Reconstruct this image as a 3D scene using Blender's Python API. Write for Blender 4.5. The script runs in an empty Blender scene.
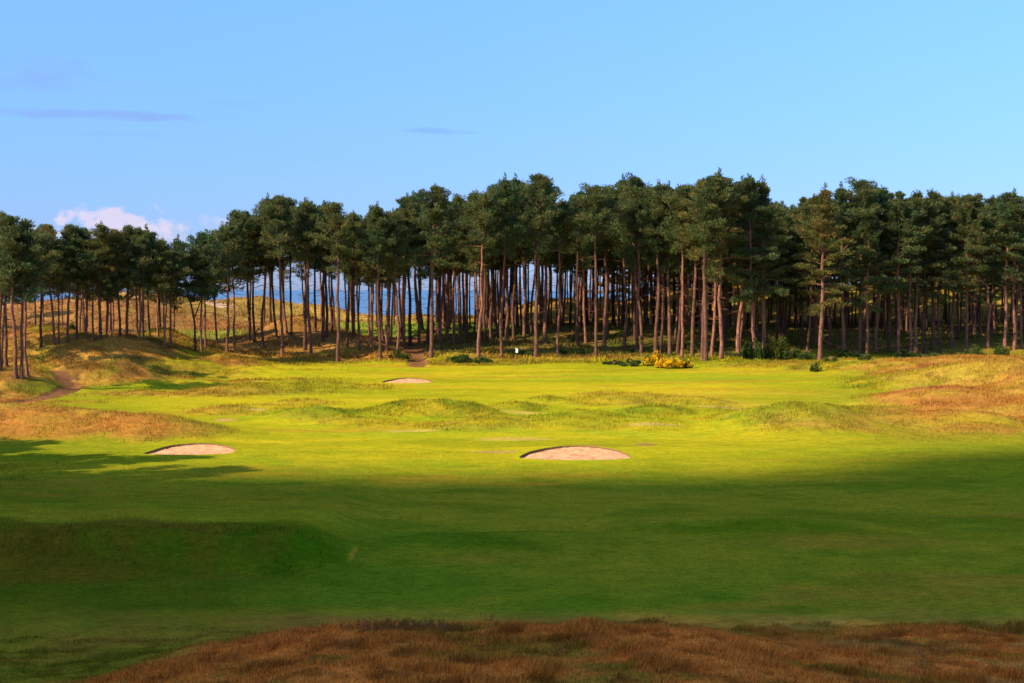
import bpy, math, random
import numpy as np
from mathutils import Vector, Matrix

rng = np.random.default_rng(11)
random.seed(11)
PI = math.pi
scene = bpy.context.scene
COL = scene.collection

# ------------------------------------------------------------------ camera numbers
CAM_Z = 8.4
F = 50 / 36 * 1024
PITCH = math.atan(51.5 / F)


def ray(px, py):
    cx, cy = (px - 512) / F, -(py - 341.5) / F
    y = math.cos(PITCH) + cy * math.sin(PITCH)
    z = -math.sin(PITCH) + cy * math.cos(PITCH)
    return cx / y, z / y           # x and z per metre of distance


# ------------------------------------------------------------------ noise
def _hash(ix, iy, seed):
    n = (ix.astype(np.int64) * 374761393 + iy.astype(np.int64) * 668265263 + seed * 1442695041) & 0xFFFFFFFF
    n = ((n ^ (n >> 13)) * 1274126177) & 0xFFFFFFFF
    n = ((n ^ (n >> 16)) * 2246822519) & 0xFFFFFFFF
    return ((n ^ (n >> 15)) & 0xFFFFFF) / float(0xFFFFFF)


def vnoise(x, y, seed=0):
    x = np.asarray(x, float); y = np.asarray(y, float)
    ix, iy = np.floor(x), np.floor(y)
    fx, fy = x - ix, y - iy
    fx = fx * fx * fx * (fx * (fx * 6 - 15) + 10)
    fy = fy * fy * fy * (fy * (fy * 6 - 15) + 10)
    a = _hash(ix, iy, seed); b = _hash(ix + 1, iy, seed)
    c = _hash(ix, iy + 1, seed); d = _hash(ix + 1, iy + 1, seed)
    return (a + (b - a) * fx) * (1 - fy) + (c + (d - c) * fx) * fy


def fbm(x, y, s, octv=4, seed=0):
    x = np.asarray(x, float) / s; y = np.asarray(y, float) / s
    t = 0; amp = 1; tot = 0
    for o in range(octv):
        ca, sa = math.cos(o * 1.1 + .4), math.sin(o * 1.1 + .4)
        t = t + amp * vnoise(x * ca - y * sa + o * 17.3, x * sa + y * ca - o * 9.1, seed + o * 7)
        tot += amp; amp *= .5; x = x * 2.03; y = y * 2.03
    return t / tot * 2 - 1          # -1..1


def sstep(a, b, v):
    t = np.clip((np.asarray(v, float) - a) / (b - a), 0, 1)
    return t * t * (3 - 2 * t)


# ------------------------------------------------------------------ terrain
PY = np.array([-4000, -60, -10, 0, 12, 16, 20, 23.5, 26, 28.5, 31, 34, 37, 60, 128, 150, 165, 185, 215, 240, 262, 300, 360, 500, 4000.])
PZ = np.array([3, 5.5, 6.7, 6.7, 4.6, 3.45, 2.76, 2.42, 2.16, 1.5, .75, .15, 0, 0, 0, .15, .5, 1.7, 2.9, 3.3, 2.0, -3.5, -9, -14, -20.])


def px2x(px, D):
    return (px - 512) / F * D


# (centre px, distance, half width px, depth sy, height, roughness of cover 0..1)
BUMPS = [
    # left middle distance rough mound
    (60, 84, 120, 4.2, 1.15, 1), (170, 82, 60, 3.2, .6, .9), (-60, 86, 110, 5, 1.3, 1),
    # central hummocks
    (450, 95, 50, 2.6, 1.0, 1), (395, 94.5, 38, 2.2, .7, .9), (318, 93, 46, 2.4, .75, .9), (285, 96, 30, 2, .3, .5),
    (470, 87, 50, 2.5, .35, .6), (560, 88, 70, 3, .35, .5),
    (608, 104, 44, 2.4, .6, .9), (545, 106, 20, 2, .35, .5), (650, 88, 40, 3, .3, .3), (700, 99, 50, 3, .35, .3),
    (250, 118, 80, 5, .5, .7), (330, 121, 60, 3, .35, .6),
    # right mounds
    (225, 98, 34, 2.0, .4, .8), (520, 100, 34, 2.2, .45, .8), (580, 93, 44, 2.4, .45, .8), (655, 96, 40, 2.2, .42, .8), (500, 90, 34, 1.8, .35, .7), (360, 89, 40, 2.0, .35, .7),
    (430, 102, 50, 2.4, .4, .6), (690, 106, 44, 2.4, .4, .7), (300, 104, 40, 2.0, .3, .6), (620, 112, 50, 2.4, .3, .4),
    (805, 87, 66, 4.2, 1.35, .95), (880, 90, 60, 4, .8, .9), (975, 86, 60, 4, .9, 1), (740, 90, 40, 3, .35, .5),
    (940, 104, 70, 5, 1.2, 1), (1010, 120, 90, 8, 2.3, 1), (900, 122, 60, 6, .8, 1), (975, 142, 100, 8, 1.7, 1),
    (1100, 100, 80, 14, 2.2, 1), (850, 146, 60, 5, .8, 1), (780, 152, 60, 4, .5, .8), (720, 158, 40, 3, .35, .8),
    # left dunes
    (100, 127, 62, 5.0, 2.0, 1), (20, 118, 40, 4, 1.5, 1), (-45, 122, 70, 8, 2.2, 1),
    (110, 148, 74, 7, 3.0, 1), (40, 152, 60, 8, 3.0, 1), (-40, 160, 110, 14, 3.2, 1), (160, 158, 50, 6, 2.7, 1),
    (235, 152, 34, 4, 1.0, 1), (205, 170, 90, 12, 1.0, 1),
    # dune under the middle trees
    (305, 184, 42, 9, 3.2, 1), (345, 176, 40, 6, 1.5, 1), (272, 176, 30, 6, 1.2, 1),
    (372, 172, 26, 4, .7, 1), (455, 163, 30, 3.2, .9, 1), (490, 167, 24, 3, .6, 1), (385, 162, 24, 3, .6, .8),
    (560, 172, 60, 4, .5, 1), (530, 192, 50, 8, 1.3, 1), (640, 190, 90, 9, 1.5, 1), (820, 188, 120, 12, 1.2, 1), (980, 176, 80, 8, .9, 1),
    # far dunes
    (220, 232, 60, 12, 2.8, 1), (140, 225, 60, 12, 3.0, 1), (60, 220, 80, 12, 3.4, 1), (310, 245, 60, 10, 2.5, 1), (255, 240, 30, 8, 1.3, 1),
    (560, 250, 90, 12, 3.4, 1), (420, 236, 40, 10, .9, 1), (720, 250, 110, 12, 5.5, 1), (950, 250, 170, 14, 7.5, 1), (-80, 215, 80, 20, 3.5, 1),
]
BX = np.array([px2x(b[0], b[1]) for b in BUMPS])


def path_mask(x, y):
    """reddish sandy track: left path and the track through the wood"""
    m = np.zeros_like(x)
    for pts, w in ((PATH_A, .85), (PATH_B, 1.1), (PATH_C, .55)):
        for (x0, y0), (x1, y1) in zip(pts[:-1], pts[1:]):
            dx, dy = x1 - x0, y1 - y0
            t = np.clip(((x - x0) * dx + (y - y0) * dy) / (dx * dx + dy * dy), 0, 1)
            d = np.hypot(x - x0 - t * dx, y - y0 - t * dy)
            m = np.maximum(m, 1 - sstep(w * .75, w * 1.15, d))
    return m


PATH_A = [(px2x(-60, 99), 99), (px2x(0, 104), 104), (px2x(40, 110), 110), (px2x(72, 118), 118), (px2x(58, 124), 124), (px2x(40, 129), 129)]
PATH_B = [(px2x(418, 153), 153), (px2x(416, 163), 163), (px2x(412, 175), 175), (px2x(420, 190), 190), (px2x(440, 215), 215)]
PATH_C = [(px2x(236, 160), 160), (px2x(252, 156), 156), (px2x(266, 157), 157)]

BUNKERS = [  # centre px, centre distance, half width, near depth, far depth, far rise
    dict(px=187, D=72.9, a=2.28, bn=.95, bf=2.7, rise=.16, seed=3),
    dict(px=577, D=71.3, a=2.92, bn=1.15, bf=3.3, rise=.20, seed=5),
    dict(px=407, D=129.2, a=2.25, bn=1.3, bf=3.0, rise=.22, seed=8),
]
for b in BUNKERS:
    b['x'] = px2x(b['px'], b['D'])


def Hraw(x, y):
    x = np.asarray(x, float); y = np.asarray(y, float)
    z = np.interp(y, PY, PZ)
    # fore dune: lower at the left
    m = np.interp(x, [-14, -8.3, -5.7, -3, 3.4, 5.8, 9.4, 30], [.30, .58, .82, .98, 1.0, .80, .68, .62])
    k = sstep(10, 20, y) * (1 - sstep(38, 40, y))
    z = z * (1 + (m - 1) * k)
    for bx, b in zip(BX, BUMPS):
        sx = b[2] / F * b[1] * .86
        d = ((x - bx) / sx) ** 2 + ((y - b[1]) / b[3]) ** 2
        z = z + b[4] * np.exp(-d * .9)
    # near bank on the left, two faint ones to its right
    z = z + (1.0 + .3 * fbm(x, y, 4, 2, 14)) * (1 - sstep(-7.4, -4.4, x)) * sstep(41.9, 44.4, y + fbm(x, y, 4, 3, 4) * .9) * (1 - sstep(45, 64, y))
    z = z + .30 * np.exp(-((x - .2) / 3.0) ** 2 - ((y - 47) / 1.6) ** 2)
    z = z + .30 * np.exp(-((x + 3.0) / 2.0) ** 2 - ((y - 46) / 1.4) ** 2)
    z = z + .38 * np.exp(-((x - 8.5) / 4.6) ** 2 - ((y - 50) / 2.2) ** 2)
    for b in BUNKERS:
        z = z + b['rise'] * np.exp(-((x - b['x']) / (b['a'] * 1.15)) ** 2 - ((y - b['D'] - b['bf'] * 1.0) / 1.7) ** 2)
    # noise
    wild = sstep(140, 175, y)
    z = z + (.10 * fbm(x, y, 11, 3, 1) + .07 * fbm(x * .6, y, 4.5, 3, 6) * sstep(60, 75, y)) * sstep(30, 45, y) + wild * (.55 * fbm(x, y, 13, 4, 2) + .15 * fbm(x, y, 2.5, 3, 9)) * (1 - sstep(300, 400, y))
    z = z + .12 * fbm(x, y, 3.0, 3, 3) * (1 - sstep(33, 38, y))
    z = z + (.30 * fbm(x, y, 2.8, 3, 12) + .45 * fbm(x, y, 7, 3, 13)) * sstep(108, 118, y) * (1 - sstep(-.20, -.14, x / np.maximum(y, 1))) * (y < 200)
    z = z + 1.4 * sstep(26, 60, -x) * (1 - sstep(60, 90, y))
    return z


def rough_mask(x, y):
    """0 mown turf .. 1 long rough grass"""
    x = np.asarray(x, float); y = np.asarray(y, float)
    r = np.zeros_like(x)
    for bx, b in zip(BX, BUMPS):
        if b[1] > 165: continue
        sx = b[2] / F * b[1] * .86
        d = ((x - bx) / sx) ** 2 + ((y - b[1] + .5) / b[3]) ** 2
        r = np.maximum(r, b[5] * (1 - sstep(.9, 1.5, np.sqrt(d) + .35 * fbm(x, y, 3, 3, 21))))
    n = fbm(x, y, 5, 3, 22)
    r = np.maximum(r, sstep(154.5, 158, y + n * 2.2))
    r = np.maximum(r, 1 - sstep(35, 38, y + n))
    r = np.maximum(r, .6 * (1 - sstep(-6.8, -5.0, x + n * .8)) * sstep(41.0, 42.8, y + n * 1.8) * (1 - sstep(44.8, 46.4, y + n * 1.6)))
    r = np.maximum(r, sstep(-.02, .03, x / np.maximum(y, 1) - .255 + .03 * n) * sstep(75, 88, y))      # right flank
    r = np.maximum(r, (1 - sstep(-.345, -.315, x / np.maximum(y, 1))) * sstep(76, 80, y))
    r = np.maximum(r, .75 * sstep(.0, .5, fbm(x * .55, y, 6, 3, 29)) * sstep(96, 112, y) * (1 - sstep(-.16, -.10, x / y)))  # left strip
    r = np.maximum(r, (1 - sstep(-24, -20, x)) * (1 - sstep(64, 72, y + n * 2)))
    for b in BUNKERS:
        d = np.hypot((x - b['x']) / (b['a'] + 1.6), (y - b['D'] - .5) / (b['bf'] + 1.3))
        r = r * sstep(.85, 1.1, d)
    return np.clip(r, 0, 1)


def H(x, y):
    x = np.asarray(x, float); y = np.asarray(y, float)
    z = Hraw(x, y)
    r = rough_mask(x, y)
    z = z + r * (.10 * fbm(x, y, 1.7, 3, 31) + .04 * fbm(x, y, .6, 2, 33)) * (y < 330)
    z = z - .10 * path_mask(x, y)
    return z


def mixc(a, b, t):
    t = np.asarray(t)[..., None]
    return a * (1 - t) + b * t


def fes_(y):
    return 1 - sstep(33, 37, y)


def colour(x, y):
    """ground cover colour at x, y, with some light and shade painted in"""
    x = np.asarray(x, float); y = np.asarray(y, float)
    A = lambda *c: np.array(c, float)
    n1 = fbm(x * .45, y, 7, 4, 41); n2 = fbm(x, y, 2.2, 4, 42); n3 = fbm(x * .4, y, 16, 3, 43); n4 = fbm(x, y, .7, 3, 44)
    s = x / np.maximum(y, 1)
    c = np.broadcast_to(A(.29, .30, .010), x.shape + (3,)).copy()
    c = mixc(c, A(.46, .35, .014), np.clip(.5 + n1 * 1.1, 0, 1) * .7 * sstep(64, 76, y))
    c = mixc(c, A(.52, .34, .045), sstep(.25, .6, n3 + .35 * n1) * .55 * sstep(74, 82, y) * (1 - sstep(112, 125, y)))
    c = mixc(c, A(.19, .28, .012), sstep(.1, .6, -n3 + .4 * n2) * .5)
    near = 1 - sstep(60, 74, y + n1 * 3)  # shade painted in: near turf darker than the same turf in sun
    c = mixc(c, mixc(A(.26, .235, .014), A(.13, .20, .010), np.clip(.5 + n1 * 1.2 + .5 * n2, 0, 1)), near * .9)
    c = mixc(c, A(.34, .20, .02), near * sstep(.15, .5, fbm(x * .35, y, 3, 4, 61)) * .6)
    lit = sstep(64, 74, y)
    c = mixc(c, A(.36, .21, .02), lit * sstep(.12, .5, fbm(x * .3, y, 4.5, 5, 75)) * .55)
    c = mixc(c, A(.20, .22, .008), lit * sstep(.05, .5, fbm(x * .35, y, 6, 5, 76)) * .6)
    c = mixc(c, A(.15, .19, .010), sstep(.14, .34, np.abs(s + .02)) * lit * .8)  # light falling off to both sides, painted as darker green turf
    r = rough_mask(x, y)
    # greens of the rough
    g = mixc(A(.33, .27, .015), A(.16, .19, .012), np.clip(.5 + n2 * 1.2, 0, 1))
    dry = mixc(A(.42, .26, .045), A(.34, .15, .03), np.clip(.5 + n1 * 1.3, 0, 1))
    dry = mixc(dry, A(.32, .09, .04), sstep(.35, .6, fbm(x * .6, y, 5, 3, 47)) * .7)
    right = sstep(.20, .30, s + .06 * n1) * sstep(80, 92, y) * (1 - sstep(152, 160, y))
    left = (1 - sstep(-.27, -.22, s)) * sstep(76, 80, y)
    dune = sstep(150, 160, y) * (1 - sstep(.05, .12, s)) * .75
    dune = dune * (1 - .75 * sstep(-.10, -.06, s) * (1 - sstep(185, 200, y)))
    tdry = np.clip(.20 + .62 * right + .55 * left + .7 * dune + n1 * .8 + n2 * .5, 0, 1)
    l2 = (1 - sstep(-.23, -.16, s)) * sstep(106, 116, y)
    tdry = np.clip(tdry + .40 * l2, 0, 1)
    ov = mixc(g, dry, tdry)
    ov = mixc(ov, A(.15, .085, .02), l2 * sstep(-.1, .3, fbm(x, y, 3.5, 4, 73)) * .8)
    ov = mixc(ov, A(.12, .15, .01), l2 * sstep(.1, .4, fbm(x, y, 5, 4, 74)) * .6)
    # pine-needle floor under the trees
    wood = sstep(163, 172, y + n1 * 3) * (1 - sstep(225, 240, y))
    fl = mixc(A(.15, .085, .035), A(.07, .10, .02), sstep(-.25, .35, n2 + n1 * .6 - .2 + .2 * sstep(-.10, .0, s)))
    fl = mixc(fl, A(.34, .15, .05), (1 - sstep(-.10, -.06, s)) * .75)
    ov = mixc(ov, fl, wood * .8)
    far = sstep(215, 228, y) * (1 - sstep(-.05, .12, s) * .5)
    ov = mixc(ov, mixc(A(.46, .29, .07), A(.30, .22, .05), np.clip(.5 + n1, 0, 1)), far * .85)
    lawn = sstep(190, 198, y) * (1 - sstep(222, 230, y)) * sstep(-.14, -.11, s) * (1 - sstep(.0, .03, s))
    lawn2 = sstep(178, 186, y) * (1 - sstep(202, 208, y)) * sstep(-.25, -.23, s) * (1 - sstep(-.17, -.155, s))
    ov = mixc(ov, A(.17, .27, .025), np.maximum(lawn * .85, lawn2 * .6))
    sandy = sstep(.35, .5, fbm(x, y, 6, 3, 48)) * sstep(208, 222, y) * (1 - sstep(-.19, -.15, s))
    ov = mixc(ov, A(.62, .42, .28), sandy * .9)
    c = mixc(c, ov, r)
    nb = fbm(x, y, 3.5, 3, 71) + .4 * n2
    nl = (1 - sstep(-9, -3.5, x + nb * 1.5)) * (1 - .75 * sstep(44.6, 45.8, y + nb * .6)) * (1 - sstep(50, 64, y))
    c = c * (1 - .36 * nl * (1 - fes_(y)))[..., None]  # deeper shade of the near left corner painted into the turf
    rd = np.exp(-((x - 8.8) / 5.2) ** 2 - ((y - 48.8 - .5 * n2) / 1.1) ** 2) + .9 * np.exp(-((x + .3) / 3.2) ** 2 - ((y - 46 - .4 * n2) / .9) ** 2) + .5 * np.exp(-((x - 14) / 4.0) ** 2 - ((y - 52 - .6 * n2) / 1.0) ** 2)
    c = mixc(c, A(.075, .15, .004), np.clip(rd * (1 + n2), 0, 1) * .75)  # ridge shading put into the colour as dark green bands
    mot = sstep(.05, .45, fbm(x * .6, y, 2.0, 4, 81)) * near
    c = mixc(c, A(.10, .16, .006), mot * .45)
    c = mixc(c, A(.34, .29, .014), (1 - sstep(-7, -4, x)) * sstep(45.2, 46.6, y + nb * .6) * (1 - sstep(48, 54, y)) * .6)
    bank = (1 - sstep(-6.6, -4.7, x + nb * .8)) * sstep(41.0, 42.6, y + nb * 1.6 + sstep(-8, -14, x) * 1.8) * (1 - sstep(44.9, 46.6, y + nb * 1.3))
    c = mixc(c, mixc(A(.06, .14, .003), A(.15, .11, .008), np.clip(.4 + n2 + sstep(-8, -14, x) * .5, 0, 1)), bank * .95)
    # fescue dune by the viewer
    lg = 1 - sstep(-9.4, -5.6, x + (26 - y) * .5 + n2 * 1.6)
    fes = 1 - sstep(33 - 4 * lg, 37 + 1.5 * lg, y + n2 * 1.5 + nb * 2.5 * lg)
    fc = mixc(A(.80, .28, .05), A(.60, .23, .035), np.clip(.5 + n2, 0, 1))
    fc = mixc(fc, A(.22, .19, .02), sstep(.1, .45, n2 * .6 + n1 * .4 + .4 * n4) * .7)
    fc = mixc(fc, A(.26, .07, .015), sstep(.15, .4, fbm(x, y, .5, 3, 66)) * .6)
    fc = mixc(fc, A(.62, .44, .12), sstep(.1, .4, fbm(x, y, 1.3, 3, 49)) * sstep(5.2, 7.5, x) * .5)
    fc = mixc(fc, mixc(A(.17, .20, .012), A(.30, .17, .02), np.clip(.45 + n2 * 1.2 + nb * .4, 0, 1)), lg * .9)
    c = mixc(c, fc, fes)
    # bare scars
    for (px, D, w, d, cc) in ((410, 84, 36, .8, (.42, .30, .07)), (745, 99, 60, 1.2, (.46, .33, .10)), (520, 80, 40, .8, (.42, .30, .06)), (650, 86, 30, .6, (.40, .28, .08)), (520, 96, 25, 1, (.42, .32, .07)), (225, 92, 14, 1.2, (.46, .25, .10)), (258, 98, 12, 1.5, (.5, .36, .09)),
                             (352, 44.6, 3.0, .8, (.34, .24, .02)), (880, 31.0, 60, 2.2, (.15, .13, .03)), (490, 73.5, 26, .5, (.40, .24, .08)), (645, 77, 16, 1.0, (.24, .13, .05)), (600, 76.6, 36, .35, (.24, .12, .05))):
        q = np.hypot((x - px2x(px, D)) / (w / F * D), (y - D) / d) + .5 * n2
        c = mixc(c, A(*cc), (1 - sstep(.5, 1.2, q)) * .8)
    p = path_mask(x + n4 * .45 + n2 * .3, y + n4 * 1.0 + n2 * 1.2)
    c = mixc(c, A(.19, .08, .04), p * .9)
    return np.clip(c * (1 + .10 * n4[..., None]), .004, .9)


# ------------------------------------------------------------------ materials
def new_mat(name):
    m = bpy.data.materials.new(name); m.use_nodes = True
    nt = m.node_tree
    for n in list(nt.nodes): nt.nodes.remove(n)
    out = nt.nodes.new('ShaderNodeOutputMaterial')
    return m, nt, out


def N(nt, typ, **kw):
    n = nt.nodes.new(typ)
    for k, v in kw.items():
        if k.startswith('i_'):
            key = k[2:]
            n.inputs[int(key) if key.isdigit() else key].default_value = v
        else:
            setattr(n, k, v)
    return n


def noise_node(nt, scale, detail=4, vec=None, rough=.55):
    n = N(nt, 'ShaderNodeTexNoise'); n.inputs['Scale'].default_value = scale
    n.inputs['Detail'].default_value = detail; n.inputs['Roughness'].default_value = rough
    if vec is not None: nt.links.new(vec, n.inputs['Vector'])
    return n


def ramp(nt, fac, stops):
    r = N(nt, 'ShaderNodeValToRGB')
    el = r.color_ramp.elements
    while len(el) < len(stops): el.new(.5)
    for e, (p, c) in zip(el, stops):
        e.position = p; e.color = (*c, 1) if len(c) == 3 else c
    nt.links.new(fac, r.inputs[0]); return r


def mixrgb(nt, mode, fac, a, b):
    n = N(nt, 'ShaderNodeMix', data_type='RGBA', blend_type=mode)
    for sock, v in ((n.inputs[0], fac), (n.inputs[6], a), (n.inputs[7], b)):
        if hasattr(v, 'is_linked'): nt.links.new(v, sock)
        else: sock.default_value = v if not isinstance(v, tuple) else (*v, 1)
    return n.outputs[2]


def ground_material():
    m, nt, out = new_mat('turf')
    L = nt.links.new
    geo = N(nt, 'ShaderNodeNewGeometry')
    at = N(nt, 'ShaderNodeAttribute', attribute_name='cover')
    st = N(nt, 'ShaderNodeMapping'); st.inputs['Scale'].default_value = (.6, 1, 1)
    L(geo.outputs['Position'], st.inputs['Vector'])
    n1 = noise_node(nt, 5.5, 6, st.outputs[0], .7)
    n2 = noise_node(nt, 1.1, 5, st.outputs[0], .6)
    n3 = noise_node(nt, 22, 3, geo.outputs['Position'], .6)
    r1 = ramp(nt, n1.outputs[0], [(.3, (.62, .68, .6)), (.52, (1, 1, 1)), (.75, (1.38, 1.28, 1.15))])
    r2 = ramp(nt, n2.outputs[0], [(.3, (.78, .86, .8)), (.5, (1, 1, 1)), (.72, (1.22, 1.08, .95))])
    c = mixrgb(nt, 'MULTIPLY', 1.0, at.outputs['Color'], r1.outputs[0])
    c = mixrgb(nt, 'MULTIPLY', 1.0, c, r2.outputs[0])
    r3 = ramp(nt, n3.outputs[0], [(.3, (.75, .75, .75)), (.7, (1.22, 1.22, 1.22))])
    c = mixrgb(nt, 'MULTIPLY', 1.0, c, r3.outputs[0])
    b = N(nt, 'ShaderNodeBump'); b.inputs['Strength'].default_value = .55; b.inputs['Distance'].default_value = .06
    L(n1.outputs[0], b.inputs['Height'])
    b2 = N(nt, 'ShaderNodeBump'); b2.inputs['Strength'].default_value = .6; b2.inputs['Distance'].default_value = .025
    L(n3.outputs[0], b2.inputs['Height']); L(b.outputs[0], b2.inputs['Normal'])
    p = N(nt, 'ShaderNodeBsdfPrincipled'); p.inputs['Roughness'].default_value = .9
    p.inputs['Specular IOR Level'].default_value = .0
    L(c, p.inputs['Base Color']); L(b2.outputs[0], p.inputs['Normal']); L(p.outputs[0], out.inputs[0])
    return m


def sand_material():
    m, nt, out = new_mat('bunker_sand'); L = nt.links.new
    geo = N(nt, 'ShaderNodeNewGeometry')
    n1 = noise_node(nt, 2.6, 6, geo.outputs['Position'], .65); n2 = noise_node(nt, 30, 4, geo.outputs['Position'])
    w = N(nt, 'ShaderNodeTexWave'); w.inputs['Scale'].default_value = 3.2; w.inputs['Distortion'].default_value = 3; L(geo.outputs['Position'], w.inputs['Vector'])
    r = ramp(nt, n1.outputs[0], [(.34, (.38, .165, .075)), (.48, (.54, .28, .13)), (.64, (.66, .40, .20))])
    b = N(nt, 'ShaderNodeBump'); b.inputs['Strength'].default_value = .3; b.inputs['Distance'].default_value = .03; L(n1.outputs[0], b.inputs['Height'])
    b2 = N(nt, 'ShaderNodeBump'); b2.inputs['Strength'].default_value = .5; b2.inputs['Distance'].default_value = .01; L(n2.outputs[0], b2.inputs['Height']); L(b.outputs[0], b2.inputs['Normal'])
    p = N(nt, 'ShaderNodeBsdfPrincipled'); p.inputs['Roughness'].default_value = .95; p.inputs['Specular IOR Level'].default_value = .1
    L(r.outputs[0], p.inputs['Base Color']); L(b2.outputs[0], p.inputs['Normal']); L(p.outputs[0], out.inputs[0]); return m


def leaf_material(name, attr=None, stops=None, trans=.3, rnd=True, noise_scale=1.2):
    m, nt, out = new_mat(name); L = nt.links.new
    geo = N(nt, 'ShaderNodeNewGeometry'); oi = N(nt, 'ShaderNodeObjectInfo')
    if attr:
        c = N(nt, 'ShaderNodeAttribute', attribute_name=attr).outputs['Color']
    else:
        nn = noise_node(nt, noise_scale, 3, geo.outputs['Position'])
        c = ramp(nt, nn.outputs[0], stops).outputs[0]
    # per clump and per object variety
    ri = ramp(nt, geo.outputs['Random Per Island'], [(0, (.62, .66, .6)), (.6, (1, 1, 1)), (1, (1.5, 1.35, 1.2))])
    c = mixrgb(nt, 'MULTIPLY', 1.0, c, ri.outputs[0])
    if rnd:
        ro = ramp(nt, oi.outputs['Random'], [(0, (.72, .92, 1.0)), (.4, (1, 1, 1)), (.8, (1.15, 1.05, .95)), (1, (1.6, 1.12, .85))])
        c = mixrgb(nt, 'MULTIPLY', 1.0, c, ro.outputs[0])
    d = N(nt, 'ShaderNodeBsdfPrincipled'); d.inputs['Roughness'].default_value = .7; d.inputs['Specular IOR Level'].default_value = .03
    t = N(nt, 'ShaderNodeBsdfTranslucent')
    L(c, d.inputs['Base Color']); L(c, t.inputs['Color'])
    mx = N(nt, 'ShaderNodeMixShader'); mx.inputs[0].default_value = trans
    L(d.outputs[0], mx.inputs[1]); L(t.outputs[0], mx.inputs[2]); L(mx.outputs[0], out.inputs[0]); return m


def bark_material():
    m, nt, out = new_mat('pine_bark'); L = nt.links.new
    tc = N(nt, 'ShaderNodeTexCoord'); mp = N(nt, 'ShaderNodeMapping'); mp.inputs['Scale'].default_value = (1, 1, .22)
    L(tc.outputs['Object'], mp.inputs['Vector'])
    oi = N(nt, 'ShaderNodeObjectInfo')
    n1 = noise_node(nt, 9, 6, mp.outputs[0], .7); n2 = noise_node(nt, 1.2, 3, tc.outputs['Object'])
    r = ramp(nt, n1.outputs[0], [(.3, (.08, .038, .026)), (.5, (.22, .115, .08)), (.72, (.40, .23, .165))])
    r2 = ramp(nt, n2.outputs[0], [(.35, (.8, .8, .8)), (.7, (1.2, 1.08, 1.0))])
    ro = ramp(nt, oi.outputs['Random'], [(0, (.34, .34, .36)), (.5, (.66, .64, .62)), (1, (1.12, .98, .90))])
    c = mixrgb(nt, 'MULTIPLY', 1.0, r.outputs[0], r2.outputs[0]); c = mixrgb(nt, 'MULTIPLY', 1.0, c, ro.outputs[0])
    b = N(nt, 'ShaderNodeBump'); b.inputs['Strength'].default_value = .9; b.inputs['Distance'].default_value = .05; L(n1.outputs[0], b.inputs['Height'])
    p = N(nt, 'ShaderNodeBsdfPrincipled'); p.inputs['Roughness'].default_value = .9; p.inputs['Specular IOR Level'].default_value = .1
    L(c, p.inputs['Base Color']); L(b.outputs[0], p.inputs['Normal']); L(p.outputs[0], out.inputs[0]); return m


def plain_material(name, col, rough=.6, var=.15, scale=8):
    m, nt, out = new_mat(name); L = nt.links.new
    tc = N(nt, 'ShaderNodeTexCoord'); n = noise_node(nt, scale, 3, tc.outputs['Object'])
    r = ramp(nt, n.outputs[0], [(.3, tuple(v * (1 - var) for v in col)), (.7, tuple(min(1, v * (1 + var)) for v in col))])
    p = N(nt, 'ShaderNodeBsdfPrincipled'); p.inputs['Roughness'].default_value = rough; p.inputs['Specular IOR Level'].default_value = .05 if rough > .8 else .4
    L(r.outputs[0], p.inputs['Base Color']); L(p.outputs[0], out.inputs[0]); return m


def sea_material():
    m, nt, out = new_mat('sea_water'); L = nt.links.new
    geo = N(nt, 'ShaderNodeNewGeometry'); mp = N(nt, 'ShaderNodeMapping'); mp.inputs['Scale'].default_value = (.03, .12, 1)
    L(geo.outputs['Position'], mp.inputs['Vector'])
    n = noise_node(nt, 3, 5, mp.outputs[0])
    n2 = noise_node(nt, .12, 4, mp.outputs[0])
    r = ramp(nt, n2.outputs[0], [(.35, (.04, .12, .22)), (.65, (.06, .15, .27))])
    b = N(nt, 'ShaderNodeBump'); b.inputs['Strength'].default_value = .6; b.inputs['Distance'].default_value = .5; L(n.outputs[0], b.inputs['Height'])
    p = N(nt, 'ShaderNodeBsdfPrincipled'); p.inputs['Roughness'].default_value = .35; p.inputs['IOR'].default_value = 1.33
    L(r.outputs[0], p.inputs['Base Color']); L(b.outputs[0], p.inputs['Normal']); L(p.outputs[0], out.inputs[0]); return m


M_TURF = ground_material(); M_SAND = sand_material(); M_BARK = bark_material(); M_SEA = sea_material()
M_NEEDLE = leaf_material('pine_needles', stops=[(.3, (.062, .104, .042)), (.5, (.102, .138, .050)), (.72, (.185, .165, .060))], trans=.42, noise_scale=.8)
M_BLADE = leaf_material('grass_blades', attr='cover', trans=.3, rnd=False)
M_SHRUB = leaf_material('shrub_leaves', stops=[(.3, (.035, .065, .015)), (.7, (.09, .14, .03))], trans=.25)
M_GORSE = leaf_material('gorse_leaves', stops=[(.3, (.03, .06, .015)), (.7, (.08, .11, .02))], trans=.2)
M_FLOWER = leaf_material('gorse_flowers', stops=[(.3, (.80, .40, .008)), (.7, (.92, .60, .015))], trans=.25, rnd=False)
M_RUSTY = leaf_material('rusty_seedheads', stops=[(.3, (.28, .12, .04)), (.7, (.42, .20, .06))], trans=.2, rnd=False)
M_STALK = plain_material('dry_stalk', (.50, .24, .05), .9)
M_WOOD = plain_material('grey_twig', (.22, .12, .06), .9)
M_WHITE = plain_material('flag_cloth', (.85, .85, .85), .8, .03)
M_POLE = plain_material('flagstick_paint', (.25, .2, .1), .4)
M_CUP = plain_material('cup_liner', (.7, .7, .7), .5)
M_LIP = plain_material('cut_turf_edge', (.17, .10, .045), .95, .35, 20)


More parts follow.
